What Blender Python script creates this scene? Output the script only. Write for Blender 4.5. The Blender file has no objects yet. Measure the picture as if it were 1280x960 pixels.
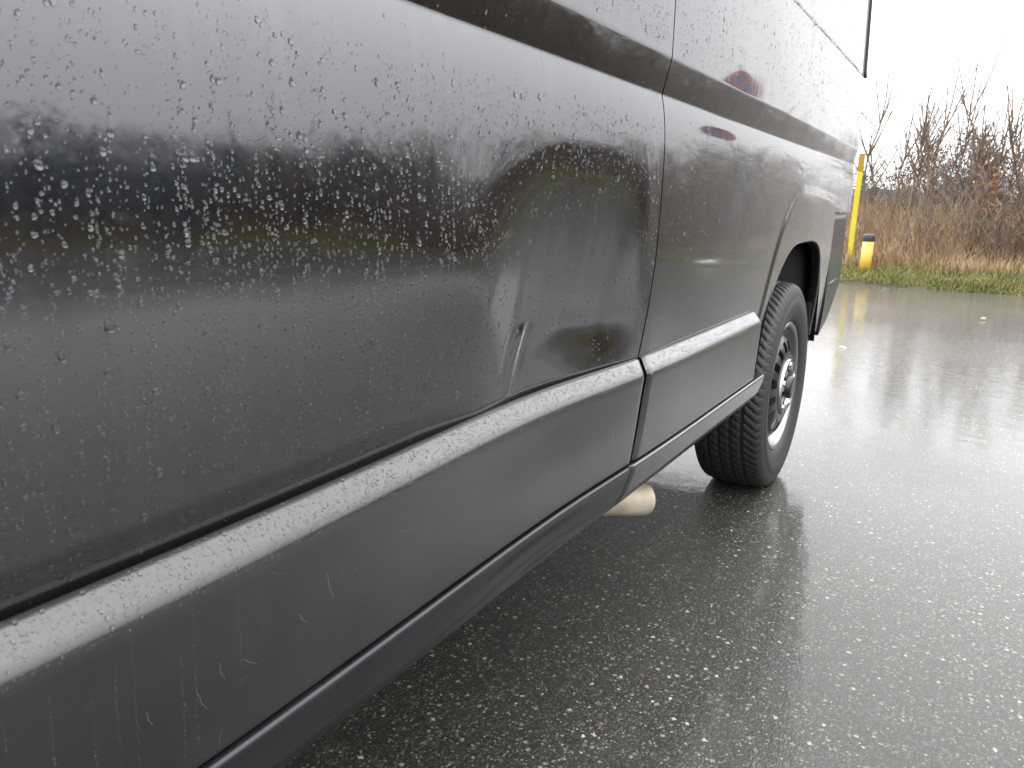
import bpy, bmesh, math, random
import numpy as np
from mathutils import Matrix, Vector

random.seed(7)
RNG = np.random.default_rng(11)
S = bpy.context.scene
COL = S.collection
rad = math.radians

# ------------------------------------------------------------------ camera
cam_d = bpy.data.cameras.new("camera")
cam = bpy.data.objects.new("camera", cam_d)
COL.objects.link(cam)
S.camera = cam
cam_d.sensor_width = 36.0
cam_d.lens = 27.03
cam_d.clip_start = 0.02
cam_d.clip_end = 2000
EYE = np.array([0.0, -0.53, 0.955])
YAW, PITCH, ROLL = rad(30.93), rad(13.2), rad(1.2)
fw = np.array([math.cos(PITCH) * math.cos(YAW), math.cos(PITCH) * math.sin(YAW), -math.sin(PITCH)])
r0 = np.array([math.sin(YAW), -math.cos(YAW), 0.0])
u0 = np.cross(r0, fw)
rt = math.cos(ROLL) * r0 + math.sin(ROLL) * u0
up = -math.sin(ROLL) * r0 + math.cos(ROLL) * u0
cam.matrix_world = Matrix(((rt[0], up[0], -fw[0], EYE[0]), (rt[1], up[1], -fw[1], EYE[1]),
                           (rt[2], up[2], -fw[2], EYE[2]), (0, 0, 0, 1)))
cam_d.dof.use_dof = True
cam_d.dof.focus_distance = 1.6
cam_d.dof.aperture_fstop = 14

# ------------------------------------------------------------------ sky, sun, exposure
SUN_EL, SUN_AZ = rad(52), rad(70)          # azimuth measured from +X towards +Y (behind the van)
W = bpy.data.worlds.new("World")
S.world = W
W.use_nodes = True
nt = W.node_tree
nt.nodes.clear()
out = nt.nodes.new("ShaderNodeOutputWorld")
bg = nt.nodes.new("ShaderNodeBackground")
sky = nt.nodes.new("ShaderNodeTexSky")
sky.sky_type = 'NISHITA'
sky.sun_disc = False
sky.sun_elevation = SUN_EL
sky.sun_rotation = rad(90) - SUN_AZ
sky.dust_density = 4
hs = nt.nodes.new("ShaderNodeHueSaturation")
hs.inputs['Saturation'].default_value = 0.25
tc = nt.nodes.new("ShaderNodeTexCoord")
sx = nt.nodes.new("ShaderNodeSeparateXYZ")
cl = nt.nodes.new("ShaderNodeClamp")
ma = nt.nodes.new("ShaderNodeMath"); ma.operation = 'MULTIPLY_ADD'
ma.inputs[1].default_value = 0.72; ma.inputs[2].default_value = 0.28     # overcast: zenith brighter than horizon
oc = nt.nodes.new("ShaderNodeMix"); oc.data_type = 'RGBA'; oc.blend_type = 'MULTIPLY'
oc.inputs[0].default_value = 1.0
oc.inputs[6].default_value = (22.0, 22.1, 22.4, 1)
mx = nt.nodes.new("ShaderNodeMix"); mx.data_type = 'RGBA'
mx.inputs[0].default_value = 0.88
nt.links.new(tc.outputs['Generated'], sx.inputs[0])
nt.links.new(sx.outputs['Z'], cl.inputs[0])
nt.links.new(cl.outputs[0], ma.inputs[0])
cmb = nt.nodes.new("ShaderNodeCombineColor")
for k in range(3): nt.links.new(ma.outputs[0], cmb.inputs[k])
nt.links.new(cmb.outputs[0], oc.inputs[7])
nt.links.new(sky.outputs[0], hs.inputs['Color'])
nt.links.new(hs.outputs[0], mx.inputs[6])
nt.links.new(oc.outputs[2], mx.inputs[7])
nt.links.new(mx.outputs[2], bg.inputs[0])
bg.inputs[1].default_value = 0.1
nt.links.new(bg.outputs[0], out.inputs[0])

sd = bpy.data.lights.new("sun", 'SUN')
sd.energy = 0.5
sd.angle = rad(40)
sd.color = (1, 0.97, 0.93)
so = bpy.data.objects.new("sun", sd)
COL.objects.link(so)
sv = Vector((math.cos(SUN_EL) * math.cos(SUN_AZ), math.cos(SUN_EL) * math.sin(SUN_AZ), math.sin(SUN_EL)))
so.rotation_euler = sv.to_track_quat('Z', 'Y').to_euler()
so.location = (0, 0, 8)

S.view_settings.view_transform = 'Standard'
S.view_settings.look = 'None'
S.view_settings.exposure = 1.75
S.view_settings.gamma = 1.0
S.render.engine = 'CYCLES'
S.cycles.use_denoising = True
S.cycles.max_bounces = 10
S.cycles.transmission_bounces = 8
S.cycles.caustics_refractive = True
S.cycles.caustics_reflective = True
S.cycles.sample_clamp_indirect = 6.0

# ------------------------------------------------------------------ materials
class NT:
    """tiny node helper"""
    def __init__(s, name):
        s.m = bpy.data.materials.new(name); s.m.use_nodes = True
        s.t = s.m.node_tree
        s.b = s.t.nodes['Principled BSDF']
    def n(s, typ, **kw):
        o = s.t.nodes.new('ShaderNode' + typ)
        for k, v in kw.items(): setattr(o, k, v)
        return o
    def l(s, a, b): s.t.links.new(a, b)
    def coord(s, scale=(1, 1, 1)):
        g = s.n('NewGeometry'); mp = s.n('Mapping')
        mp.inputs['Scale'].default_value = scale
        s.l(g.outputs['Position'], mp.inputs['Vector'])
        return mp.outputs[0]
    def noise(s, scale, detail=4, vec=None, rough=.55):
        o = s.n('TexNoise'); o.inputs['Scale'].default_value = scale
        o.inputs['Detail'].default_value = detail; o.inputs['Roughness'].default_value = rough
        if vec: s.l(vec, o.inputs['Vector'])
        return o.outputs['Fac']
    def ramp(s, fac, stops):
        o = s.n('ValToRGB'); e = o.color_ramp.elements
        while len(e) < len(stops): e.new(0.5)
        for i, (p, c) in enumerate(stops):
            e[i].position = p
            e[i].color = (c, c, c, 1) if not isinstance(c, tuple) else (*c, 1)
        s.l(fac, o.inputs[0]); return o.outputs[0]
    def mix(s, fac, a, b, bt='MIX'):
        o = s.n('Mix', data_type='RGBA', blend_type=bt)
        for k, v in ((0, fac), (6, a), (7, b)):
            if hasattr(v, 'is_linked'): s.l(v, o.inputs[k])
            elif k == 0: o.inputs[0].default_value = v
            else: o.inputs[k].default_value = (*v, 1)
        return o.outputs[2]
    def math(s, op, a, b=None):
        o = s.n('Math', operation=op)
        for k, v in ((0, a), (1, b)):
            if v is None: continue
            if hasattr(v, 'is_linked'): s.l(v, o.inputs[k])
            else: o.inputs[k].default_value = v
        return o.outputs[0]
    def bump(s, h, strength=.3, dist=.002, normal=None):
        o = s.n('Bump'); o.inputs['Strength'].default_value = strength; o.inputs['Distance'].default_value = dist
        s.l(h, o.inputs['Height'])
        if normal: s.l(normal, o.inputs['Normal'])
        return o.outputs[0]
    def set(s, **kw):
        for k, v in kw.items():
            i = s.b.inputs[k.replace('_', ' ')]
            if hasattr(v, 'is_linked'): s.l(v, i)
            elif isinstance(v, tuple): i.default_value = (*v, 1)
            else: i.default_value = v
        return s

def simple(name, col, rough=.5, metal=0.0, var=0.25, scale=30, **kw):
    a = NT(name)
    f = a.noise(scale, 4, a.coord())
    c = a.mix(f, tuple(x * (1 - var) for x in col), tuple(min(1, x * (1 + var)) for x in col))
    a.set(Base_Color=c, Roughness=rough, Metallic=metal, **kw)
    return a.m

def paint():
    a = NT('anthracite_paint')
    # film of water and road dirt running down: streaks stretched along z
    v = a.coord((55, 55, 2.2))
    st = a.noise(1.0, 5, v, .6)
    v2 = a.coord((9, 9, 1.1))
    st2 = a.noise(1.0, 4, v2, .6)
    sm = a.math('MULTIPLY', a.ramp(st, [(.45, 0.0), (.72, 1.0)]), a.ramp(st2, [(.35, 0.0), (.7, 1.0)]))
    base = a.mix(sm, (.120, .122, .127), (.138, .137, .136))
    a.set(Base_Color=base, Metallic=.96, Specular_Tint=(.72, .72, .72), Sheen_Weight=.62, Sheen_Roughness=.26, Sheen_Tint=(.80, .79, .77),
          Roughness=a.ramp(sm, [(0, .035), (1, .16)]))
    return a.m

def plastic(name, col, rough, coat=1.0, spec=.6):
    a = NT(name)
    v = a.coord()
    g = a.noise(1400, 2, v)
    dirt = a.noise(6, 5, v)
    streak = a.noise(1.0, 4, a.coord((40, 40, 3)))
    c = a.mix(a.ramp(dirt, [(.4, 0.), (.75, 1.)]), col, tuple(x * 1.5 + .004 for x in col))
    a.set(Base_Color=c, Roughness=a.ramp(streak, [(.3, rough - .02), (.75, rough + .03)]), Specular_IOR_Level=spec, Coat_Weight=coat, Coat_IOR=1.34, Coat_Roughness=.16,
          Normal=a.bump(g, .12, .0004))
    return a.m

def asphalt():
    a = NT('wet_asphalt')
    v = a.coord()
    # jitter the lookup so that the chips come out angular and uneven
    nz = a.n('TexNoise'); nz.inputs['Scale'].default_value = 170; nz.inputs['Detail'].default_value = 2; a.l(v, nz.inputs['Vector'])
    def jit(k):
        m = a.n('VectorMath', operation='MULTIPLY_ADD'); a.l(nz.outputs['Color'], m.inputs[0])
        m.inputs[1].default_value = (k, k, k); a.l(v, m.inputs[2]); return m.outputs[0]
    def vor(scale, k, metric='EUCLIDEAN'):
        o = a.n('TexVoronoi', distance=metric); o.inputs['Scale'].default_value = scale; a.l(jit(k), o.inputs['Vector']); return o
    vo = vor(190, .0035, 'CHEBYCHEV'); vb = vor(72, .008, 'MANHATTAN'); vc = vor(430, .001)
    rnd = a.n('SeparateColor'); a.l(vo.outputs['Color'], rnd.inputs[0])
    rnd2 = a.n('SeparateColor'); a.l(vb.outputs['Color'], rnd2.inputs[0])
    rnd3 = a.n('SeparateColor'); a.l(vc.outputs['Color'], rnd3.inputs[0])
    fine = a.ramp(rnd3.outputs[0], [(0, (.007, .007, .006)), (.7, (.018, .0176, .015)), (.95, (.056, .054, .044)), (1, (.12, .116, .095))])
    stone = a.ramp(rnd.outputs[0], [(0, (.008, .008, .007)), (.50, (.019, .0186, .016)), (.74, (.048, .0465, .038)), (.90, (.085, .082, .066)), (.97, (.16, .152, .12)), (1, (.26, .25, .20))])
    core = a.ramp(vo.outputs['Distance'], [(.30, 1.0), (.44, 0.0)])
    c = a.mix(core, fine, stone)
    big = a.math('MULTIPLY', a.ramp(rnd2.outputs[1], [(.70, 0.), (.71, 1.)]), a.ramp(vb.outputs['Distance'], [(.42, 1.), (.48, 0.)]))
    bigc = a.ramp(rnd2.outputs[0], [(0, (.050, .049, .042)), (.40, (.095, .092, .073)), (.80, (.19, .183, .145)), (1, (.38, .365, .30))])
    c = a.mix(big, c, bigc)
    lg = a.noise(.9, 4, v)
    c = a.mix(a.ramp(lg, [(.35, 0.), (.75, .35)]), c, (.030, .029, .026))
    film = a.ramp(a.noise(.75, 5, a.coord((1.0, .8, 1))), [(.40, 0.), (.56, 1.)])   # 1 = standing film of water
    h = a.math('ADD', a.math('MULTIPLY', vo.outputs['Distance'], -1.0), a.math('ADD', a.math('MULTIPLY', a.noise(330, 2, v), .6), big))
    stone_n = a.n('Bump'); stone_n.inputs['Distance'].default_value = .0035
    a.l(h, stone_n.inputs['Height']); stone_n.inputs['Strength'].default_value = .3
    # the water skin: keeps only part of the stones' relief, plus slow ripples
    skin = a.n('Bump'); skin.inputs['Distance'].default_value = .0026
    a.l(h, skin.inputs['Height'])
    a.l(a.ramp(film, [(0, .11), (1, .035)]), skin.inputs['Strength'])
    rip = a.n('Bump'); rip.inputs['Distance'].default_value = .02; rip.inputs['Strength'].default_value = .075
    a.l(a.noise(9, 3, v), rip.inputs['Height'])
    a.l(rip.outputs[0], skin.inputs['Normal'])
    a.set(Base_Color=c, Roughness=.5, Specular_IOR_Level=.25, Normal=stone_n.outputs[0],
          Coat_Weight=1.0, Coat_IOR=1.225, Coat_Roughness=a.ramp(film, [(0, .06), (1, .02)]), Coat_Normal=skin.outputs[0])
    return a.m

def water():
    a = NT('rain_water')
    a.set(Base_Color=(1, 1, 1), Roughness=.0, IOR=1.333, Transmission_Weight=1.0)
    return a.m

def veg(name, c1, c2, rough=.75, scale=3.0, trans=0.0):
    a = NT(name)
    oi = a.n('ObjectInfo')
    f = a.noise(scale, 3, a.coord())
    g = a.noise(scale * 9, 2, a.coord())
    c = a.mix(a.ramp(a.math('ADD', a.math('MULTIPLY', f, .6), a.math('MULTIPLY', g, .4)), [(.35, 0.), (.65, 1.)]), c1, c2)
    a.set(Base_Color=c, Roughness=rough, Specular_IOR_Level=.25)
    return a.m

M = dict(
    paint=paint(),
    plastic=plastic('grey_plastic', (.0042, .0045, .0045), .34),
    sill=plastic('dark_sill_plastic', (.004, .0048, .006), .32, .25, .4),
    black=simple('black_rubber', (.008, .008, .008), .7),
    bumper=plastic('bumper_plastic', (.028, .029, .029), .48, .3, .5),
    liner=simple('arch_liner', (.004, .004, .0045), .9, Specular_IOR_Level=.08),
    tyre=simple('tyre_rubber', (.012, .012, .012), .60, 0, .3, 60),
    rim=simple('silver_rim', (.26, .265, .27), .36, 1.0, .3, 20),
    disc=simple('black_steel', (.010, .010, .011), .30, 0, .3, 15),
    nut=simple('wheel_nut_steel', (.42, .43, .44), .3, 1.0),
    glass=simple('dark_glass', (.012, .013, .015), .03, 0),
    lamp=simple('red_lamp', (.25, .01, .01), .1),
    asphalt=asphalt(), water=water(),
    earth=veg('verge_earth', (.040, .034, .020), (.075, .060, .034), .95, 2.0),
    field=veg('far_field', (.05, .055, .02), (.09, .08, .035), .95, .2),
    grass=veg('short_grass', (.062, .088, .020), (.215, .185, .068), .6, 2.2),
    dry=veg('dry_stalks', (.17, .105, .058), (.38, .275, .165), .75, 1.6),
    bark=veg('bare_bark', (.080, .056, .042), (.165, .118, .088), .8, 4),
    twig=veg('reddish_twigs', (.115, .084, .066), (.215, .165, .128), .8, 3),
    leaf=veg('brown_leaves', (.13, .055, .025), (.24, .115, .055), .7, 8),
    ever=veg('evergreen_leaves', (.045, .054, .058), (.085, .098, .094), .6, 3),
    ever_hazed=veg('hazed_evergreen_leaves', (.074, .090, .105), (.125, .142, .155), .6, 3),  # evergreen leaves again, with distance haze put into the colour as blue grey
    yellow=simple('yellow_paint', (.42, .275, .035), .40, 0, .10, 12),
    lemon=simple('lemon_yellow_paint', (.44, .36, .018), .40, 0, .10, 6),
    amber=simple('amber_band', (.26, .15, .004), .45, 0, .1, 12),
    cap=simple('black_cap', (.022, .023, .027), .5),
    galv=simple('galvanised_steel', (.30, .32, .34), .45, .4, .2, 20),
    sred=simple('sign_red', (.30, .02, .03), .35, 0, .05), sblue=simple('sign_blue', (.02, .05, .20), .35, 0, .05),
    paper=simple('white_packaging', (.72, .70, .68), .5, 0, .1, 40), pink=simple('pink_packaging', (.62, .25, .20), .5, 0, .2, 40),
    fallen=simple('fallen_leaf', (.22, .22, .10), .5, 0, .2, 40),
)
# rusty pale exhaust tip
def exhaust_mat():
    a = NT('weathered_exhaust')
    f = a.noise(14, 4, a.coord()); g = a.noise(320, 3, a.coord())
    c = a.mix(a.ramp(f, [(.35, 0.), (.65, 1.)]), (.43, .385, .31), (.31, .255, .19))
    c = a.mix(a.ramp(g, [(.60, 0.), (.75, .6)]), c, (.24, .15, .09))
    a.set(Base_Color=c, Roughness=.55, Metallic=.25, Normal=a.bump(g, .2, .001))
    return a.m
M['exhaust'] = exhaust_mat()

# ------------------------------------------------------------------ object helpers
def wloc(o):
    p = np.zeros(3)
    while o is not None:
        p = p + np.array(o.location); o = o.parent
    return p

def mesh_np(name, V, F, mat, normals=None, smooth=True):
    """V (n,3); F list of lists or (m,k) array"""
    me = bpy.data.meshes.new(name)
    V = np.asarray(V, dtype=np.float64)
    if isinstance(F, np.ndarray):
        m, k = F.shape
        me.vertices.add(len(V)); me.vertices.foreach_set('co', V.ravel())
        me.loops.add(m * k); me.loops.foreach_set('vertex_index', F.ravel().astype(np.int32))
        me.polygons.add(m)
        me.polygons.foreach_set('loop_start', np.arange(0, m * k, k, dtype=np.int32))
        me.polygons.foreach_set('loop_total', np.full(m, k, dtype=np.int32))
        me.update(calc_edges=True)
        me.validate()
    else:
        me.from_pydata([tuple(v) for v in V], [], F)
    if smooth:
        me.polygons.foreach_set('use_smooth', np.ones(len(me.polygons), dtype=bool))
    if normals is not None:
        me.normals_split_custom_set_from_vertices([tuple(n) for n in normals])
    for mm in (mat if isinstance(mat, (list, tuple)) else [mat]):
        me.materials.append(mm)
    return me

def link(name, me, parent=None, loc=None):
    o = bpy.data.objects.new(name, me)
    COL.objects.link(o)
    if parent is not None: o.parent = parent
    if loc is not None: o.location = loc
    return o

def part(name, V, F, mat, parent, normals=None, smooth=True, kind=None):
    """V in world coordinates"""
    V = np.asarray(V, float) - wloc(parent)
    o = link(name, mesh_np(name, V, F, mat, normals, smooth), parent)
    if kind: o['kind'] = kind
    return o

def thing(name, label, cat, loc, group=None, me=None):
    o = link(name, me, None, loc)
    o['label'] = label; o['category'] = cat
    if group: o['group'] = group
    return o

def structure(name, V, F, mat, kind='structure', smooth=False):
    o = link(name, mesh_np(name, V, F, mat, None, smooth))
    o['kind'] = kind
    return o

def grid_faces(nu, nv, flip=False):
    i, j = np.meshgrid(np.arange(nu - 1), np.arange(nv - 1), indexing='ij')
    a = (i * nv + j).ravel(); b = ((i + 1) * nv + j).ravel(); c = b + 1; d = a + 1
    return np.stack([a, d, c, b] if flip else [a, b, c, d], 1)

def tube(pts, radii, n=6, cap=True):
    """tapered tube through points -> V, F(list)"""
    pts = [np.array(p, float) for p in pts]
    V, F = [], []
    prev = None
    for i, p in enumerate(pts):
        t = pts[min(i + 1, len(pts) - 1)] - pts[max(i - 1, 0)]
        t = t / (np.linalg.norm(t) + 1e-9)
        a = prev if prev is not None else (np.array([1., 0, 0]) if abs(t[0]) < .8 else np.array([0, 1., 0]))
        a = a - t * (a @ t); a /= np.linalg.norm(a) + 1e-9
        b = np.cross(t, a); prev = a
        for k in range(n):
            w = 2 * math.pi * k / n
            V.append(p + radii[i] * (math.cos(w) * a + math.sin(w) * b))
    for i in range(len(pts) - 1):
        for k in range(n):
            k2 = (k + 1) % n
            F.append([i * n + k, i * n + k2, (i + 1) * n + k2, (i + 1) * n + k])
    if cap:
        F.append(list(range(n))[::-1]); F.append([(len(pts) - 1) * n + k for k in range(n)])
    return V, F

def merge(parts):
    V, F = [], []
    for v, f in parts:
        o = len(V); V += list(v); F += [[i + o for i in q] for q in f]
    return V, F

def box(x0, x1, y0, y1, z0, z1):
    V = [(x0, y0, z0), (x1, y0, z0), (x1, y1, z0), (x0, y1, z0), (x0, y0, z1), (x1, y0, z1), (x1, y1, z1), (x0, y1, z1)]
    return V, [[0, 3, 2, 1], [4, 5, 6, 7], [0, 1, 5, 4], [1, 2, 6, 5], [2, 3, 7, 6], [3, 0, 4, 7]]

def lathe(profile, n=48, axis='y', centre=(0, 0, 0)):
    """profile list of (radius, along axis)"""
    V, F = [], []
    m = len(profile)
    for k in range(n):
        w = 2 * math.pi * k / n
        for r, h in profile:
            if axis == 'y': V.append((centre[0] + r * math.cos(w), centre[1] + h, centre[2] + r * math.sin(w)))
            else: V.append((centre[0] + r * math.cos(w), centre[1] + r * math.sin(w), centre[2] + h))
    for k in range(n):
        k2 = (k + 1) % n
        for i in range(m - 1):
            F.append([k * m + i, k2 * m + i, k2 * m + i + 1, k * m + i + 1])
    return V, F

def sstep(a, b, x):
    t = np.clip((x - a) / (b - a), 0, 1)
    return t * t * (3 - 2 * t)

def gauss(x, s): return np.exp(-.5 * (x / s) ** 2)

# ------------------------------------------------------------------ ground, road, verge
def verge_x(y):
    """x of the road's edge as a function of y (the lot ends there)"""
    y = np.asarray(y, float)
    return 11.22 + .12 * np.clip(y, 0, 4) - .02 * np.clip(-y, 0, 8) + .05 * np.sin(y * 3.1) + .03 * np.sin(y * 8.3 + 1)

structure('ground', [(-400, -400, -.30), (500, -400, -.30), (500, 400, -.30), (-400, 400, -.30)], [[0, 1, 2, 3]], M['field'])
ys = np.linspace(-16, 14, 121)
V = []
for y in ys: V.append((verge_x(y) + .25, y, 0.0))
for y in ys: V.append((-40., y, 0.0))
n_ = len(ys)
structure('road', V, [[i, i + 1, n_ + i + 1, n_ + i] for i in range(n_ - 1)], M['asphalt'])

# verge: one strip of earth in front (x side) that turns and follows the right-hand side of the lot
def verge_height(d, a, b):
    return .015 + .20 * sstep(0, 1.4, d) + .12 * sstep(1.5, 6, d) + .03 * np.sin(a * 2.3) * sstep(.2, 1.0, d) + .025 * np.sin(b * 3.7 + a)
ds = np.concatenate([[-.06, 0], np.linspace(.08, 2, 16), np.linspace(2.4, 14, 14), [40]])
ysv = np.linspace(-22, 18, 161)
V = np.array([[verge_x(y) + d, y, (-.05 if d < 0 else float(verge_height(d, y, d)))] for y in ysv for d in ds])
structure('verge_ground', V, grid_faces(len(ysv), len(ds), True), M['earth'], smooth=True)
def side_y(x):   # y of the lot's right-hand edge
    x = np.asarray(x, float)
    return -15.4 + .08 * np.sin(x * 1.3)
xs_ = np.linspace(-30, 13, 130)
V = np.array([[x, side_y(x) - d, (-.05 if d < 0 else float(verge_height(d, x, d)))] for x in xs_ for d in ds])
structure('verge_ground', V, grid_faces(len(xs_), len(ds), False), M['earth'], smooth=True)

def blades(px, py, pz, h, w, lean, curl=.5):
    """numpy blades of grass: 3 levels, last a point"""
    n = len(px)
    az = RNG.uniform(0, 2 * math.pi, n); fa = RNG.uniform(0, 2 * math.pi, n)
    dx, dy = np.cos(az), np.sin(az)
    sxx, syy = np.cos(fa), np.sin(fa)
    V = np.zeros((n, 5, 3))
    for k, (t, ww) in enumerate(((0, 1.0), (0.55, .75))):
        off = lean * h * t ** 1.6
        zz = pz + h * t
        for s, q in ((-1, 0), (1, 1)):
            V[:, 2 * k + q, 0] = px + dx * off + s * sxx * w * ww
            V[:, 2 * k + q, 1] = py + dy * off + s * syy * w * ww
            V[:, 2 * k + q, 2] = zz
    V[:, 4, 0] = px + dx * lean * h; V[:, 4, 1] = py + dy * lean * h
    V[:, 4, 2] = pz + h * (1 - curl * np.clip(lean, 0, 1) * .5)
    b = np.arange(n)[:, None] * 5
    F = np.concatenate([b + np.array([[0, 1, 3]]), b + np.array([[0, 3, 2]]), b + np.array([[2, 3, 4]])], 0)
    return V.reshape(-1, 3), F

def verge_points(n, d0, d1, y0, y1, pw=1.0):
    d = d0 + (d1 - d0) * RNG.random(n) ** pw
    y = RNG.uniform(y0, y1, n)
    return verge_x(y) + d, y, verge_height(d, y, d), d

# short grass: dense where the camera looks straight at it
sets = []
for (n, d0, d1, y0, y1, pw) in ((26000, -.02, 1.8, -2.4, 2.6, 1.35), (34000, -.02, 2.6, -15, -2.4, 1.1), (5000, 0, 2.0, 2.6, 12, 1)):
    x, y, z, d = verge_points(n, d0, d1, y0, y1, pw)
    clump = .55 + .45 * np.sin(y * 4.1 + d * 5) * np.sin(y * 1.7 - d * 3)
    h = RNG.uniform(.03, .14, n) * (.5 + clump) * sstep(-.05, .25, d + .08)
    sets.append(blades(x, y, z - .01, h + .015, RNG.uniform(.003, .006, n), RNG.uniform(.1, 1.0, n)))
o = link('grass', mesh_np('grass', np.concatenate([s[0] for s in sets]),
     np.concatenate([s[1] + off for s, off in zip(sets, np.cumsum([0] + [len(s[0]) for s in sets[:-1]]))]), M['grass']))
o['kind'] = 'stuff'
# tall dead stalks behind it
sets = []
for (n, d0, d1, y0, y1) in ((19000, .75, 5, -3, 3.2), (18000, 1.5, 5, -16, -3), (2500, 1, 4, 3.2, 14)):
    x, y, z, d = verge_points(n, d0, d1, y0, y1, 1.25)
    patch = .5 + .5 * np.sin(y * 1.9 + 1) * np.sin(y * .77 + d)
    h = RNG.uniform(.18, 1.0, n) ** 1.0 * (.62 + .5 * patch) * (.25 + .75 * sstep(1.0, 2.6, d))
    sets.append(blades(x, y, z - .02, h * 1.25 + .05, RNG.uniform(.003, .0065, n), RNG.uniform(.05, .75, n) ** 1.2))
xx = RNG.uniform(-12, 12, 9000); dd = RNG.uniform(.9, 3, 9000)
sets.append(blades(xx, side_y(xx) - dd, verge_height(dd, xx, dd) - .02, RNG.uniform(.06, .28, 9000), RNG.uniform(.004, .008, 9000), RNG.uniform(.1, .8, 9000)))
o = link('dry_grass', mesh_np('dry_grass', np.concatenate([s[0] for s in sets]),
     np.concatenate([s[1] + off for s, off in zip(sets, np.cumsum([0] + [len(s[0]) for s in sets[:-1]]))]), M['dry']))
o['kind'] = 'stuff'

# ------------------------------------------------------------------ the van
VAN = thing('panel_van', 'anthracite panel van beaded with rain, its sliding door pushed in by a large dent', 'van', (1.1, 1.0, 0.0))
REAR = 3.85
CX, CZ, AR = 2.745, .375, .475          # rear wheel arch
def arch_r(a):                         # boxier towards the rear
    c, s_ = math.cos(a), math.sin(a)
    p = 4.6 if c > 0 else 2.0
    return (abs(c / (.472 if c > 0 else .455)) ** p + abs(s_ / AR) ** p) ** (-1 / p)
FX = -0.72                            # front wheel

# vertical profile of the side: slope dy/dz integrated over z  (y grows inwards)
_z = np.arange(.25, 2.62, .0005)
def _slope(z):
    m = np.where(z < .93, -.06 * np.clip((.93 - z) / .26, 0, 1.6), 0.)
    m = np.where((z > 1.02) & (z < 1.151), .24 * ((z - 1.02) / .131) ** 2, m)
    t = sstep(1.151, 1.157, z)
    m = np.where(z >= 1.151, .24 * (1 - t) + t * (-.188), m)
    t = sstep(1.214, 1.224, z)
    m = np.where(z >= 1.19, -.188 * (1 - t) + t * (.024 + .03 * np.clip(z - 1.22, 0, 1)), m)
    m = m + .75 * gauss(z - 1.516, .0022)
    m = m + .5 * sstep(2.1, 2.45, z) ** 2 + 1.2 * sstep(2.35, 2.6, z)
    return m
_m = _slope(_z)
_y = np.cumsum(_m) * .0005
_y -= np.interp(.95, _z, _y)
def prof(z): return np.interp(z, _z, _y)

def bow(x):      # the push that also bent trim and sill
    s = np.where(x < .98, .30, .22)
    return gauss(x - .98, s)

def dent(x, z):
    x = np.asarray(x, float); z = np.asarray(z, float)
    # main push: opens below an arch-shaped crest
    w = sstep(.70, .98, x) * (1 - sstep(1.22, 1.42, x))
    crest = 1.045 - .06 * (1 - sstep(.80, 1.02, x)) - .02 * sstep(1.15, 1.35, x)
    t = np.clip((crest - z) / .35, 0, 1)
    d = .0366 * w * np.sin(math.pi / 2 * t) ** 1.38
    # crest ridges either side, popped outwards
    d -= .0072 * gauss(x - .790, .080) * gauss(z - .872, .062)
    d -= .0042 * gauss(x - 1.345, .028) * gauss(z - .905, .075)
    d -= .0016 * gauss(x - .60, .13) * gauss(z - .90, .08)
    # wavering of the stretched sheet
    d += w * t * (1 - t) * (.0010 * np.sin(x * 46 + z * 5) + .0007 * np.sin(x * 83 - z * 9))
    # small buckle under the push: pocket, lip and an upright fold
    ax_ = np.sqrt((x - 1.10) ** 2 + .0016)
    d += .0030 * gauss(x - 1.13, .085) * gauss(z - .772 + .22 * ax_, .020)
    d += .0012 * gauss(x - 1.115, .024) * gauss(z - .760, .014)
    fx = x - (.952 + .33 * (z - .74)); fz = sstep(.668, .690, z) * (1 - sstep(.768, .790, z))
    d -= .0046 * gauss(fx, .0095) * fz
    d += .0030 * gauss(fx + .024, .009) * fz + .0026 * gauss(fx - .024, .010) * fz
    d += .0022 * gauss(x - 1.19, .018) * gauss(z - .69, .012)
    d -= .0010 * gauss(x - 1.07, .014) * gauss(z - .70, .03)
    # whole bottom edge follows the bent sill
    wd = .11 + .14 * (1 - sstep(.72, .95, x))
    b = 1 - sstep(.655, .655 + wd, z)
    d = d * (1 - b) + b * (.029 * bow(x) + .0055 * sstep(.85, 1.0, x) * (1 - sstep(1.22, 1.38, x)))
    d += .13 * np.clip(.70 - z, 0, .03) * (1 - sstep(.70, .88, x))
    fade = 1 - .8 * sstep(1.36, 1.425, x)
    return d * fade * (x < 1.6)

def flare(x, z):
    rx = np.where(x < CX, .50, 2.2)
    q = np.sqrt(((x - CX) / rx) ** 2 + ((z - CZ) / .665) ** 2)
    f = .0045 * (1 - sstep(.94, 1.0, q))
    rf = .53
    q2 = np.sqrt(((x - FX) / rf) ** 2 + ((z - CZ) / .60) ** 2)
    return f + .017 * (1 - sstep(.93, 1.0, q2))

def corner(x, r=.06):
    t = np.clip((x - (REAR - r)) / r, 0, .995)
    return r * (1 - np.sqrt(1 - t * t))

def wave(x, z):
    return .00030 * np.sin(x * 9.1 + z * 4) * np.sin(z * 7.3 + 1) + .00007 * np.sin(x * 23 - z * 6) + .00008 * np.sin(z * 31 + x * 11)

def nose(x):
    return .35 * sstep(-.9, -2.1, x) ** 2

def Y(x, z):
    x = np.asarray(x, float); z = np.asarray(z, float)
    return prof(z) + dent(x, z) + wave(x, z) - flare(x, z) + corner(x) + nose(x)

def surf_normals(x, z, fn):
    e = .0008
    gx = (fn(x + e, z) - fn(x - e, z)) / (2 * e); gz = (fn(x, z + e) - fn(x, z - e)) / (2 * e)
    n = np.stack([gx, -np.ones_like(gx), gz], -1)
    return n / np.linalg.norm(n, axis=-1, keepdims=True)

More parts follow.
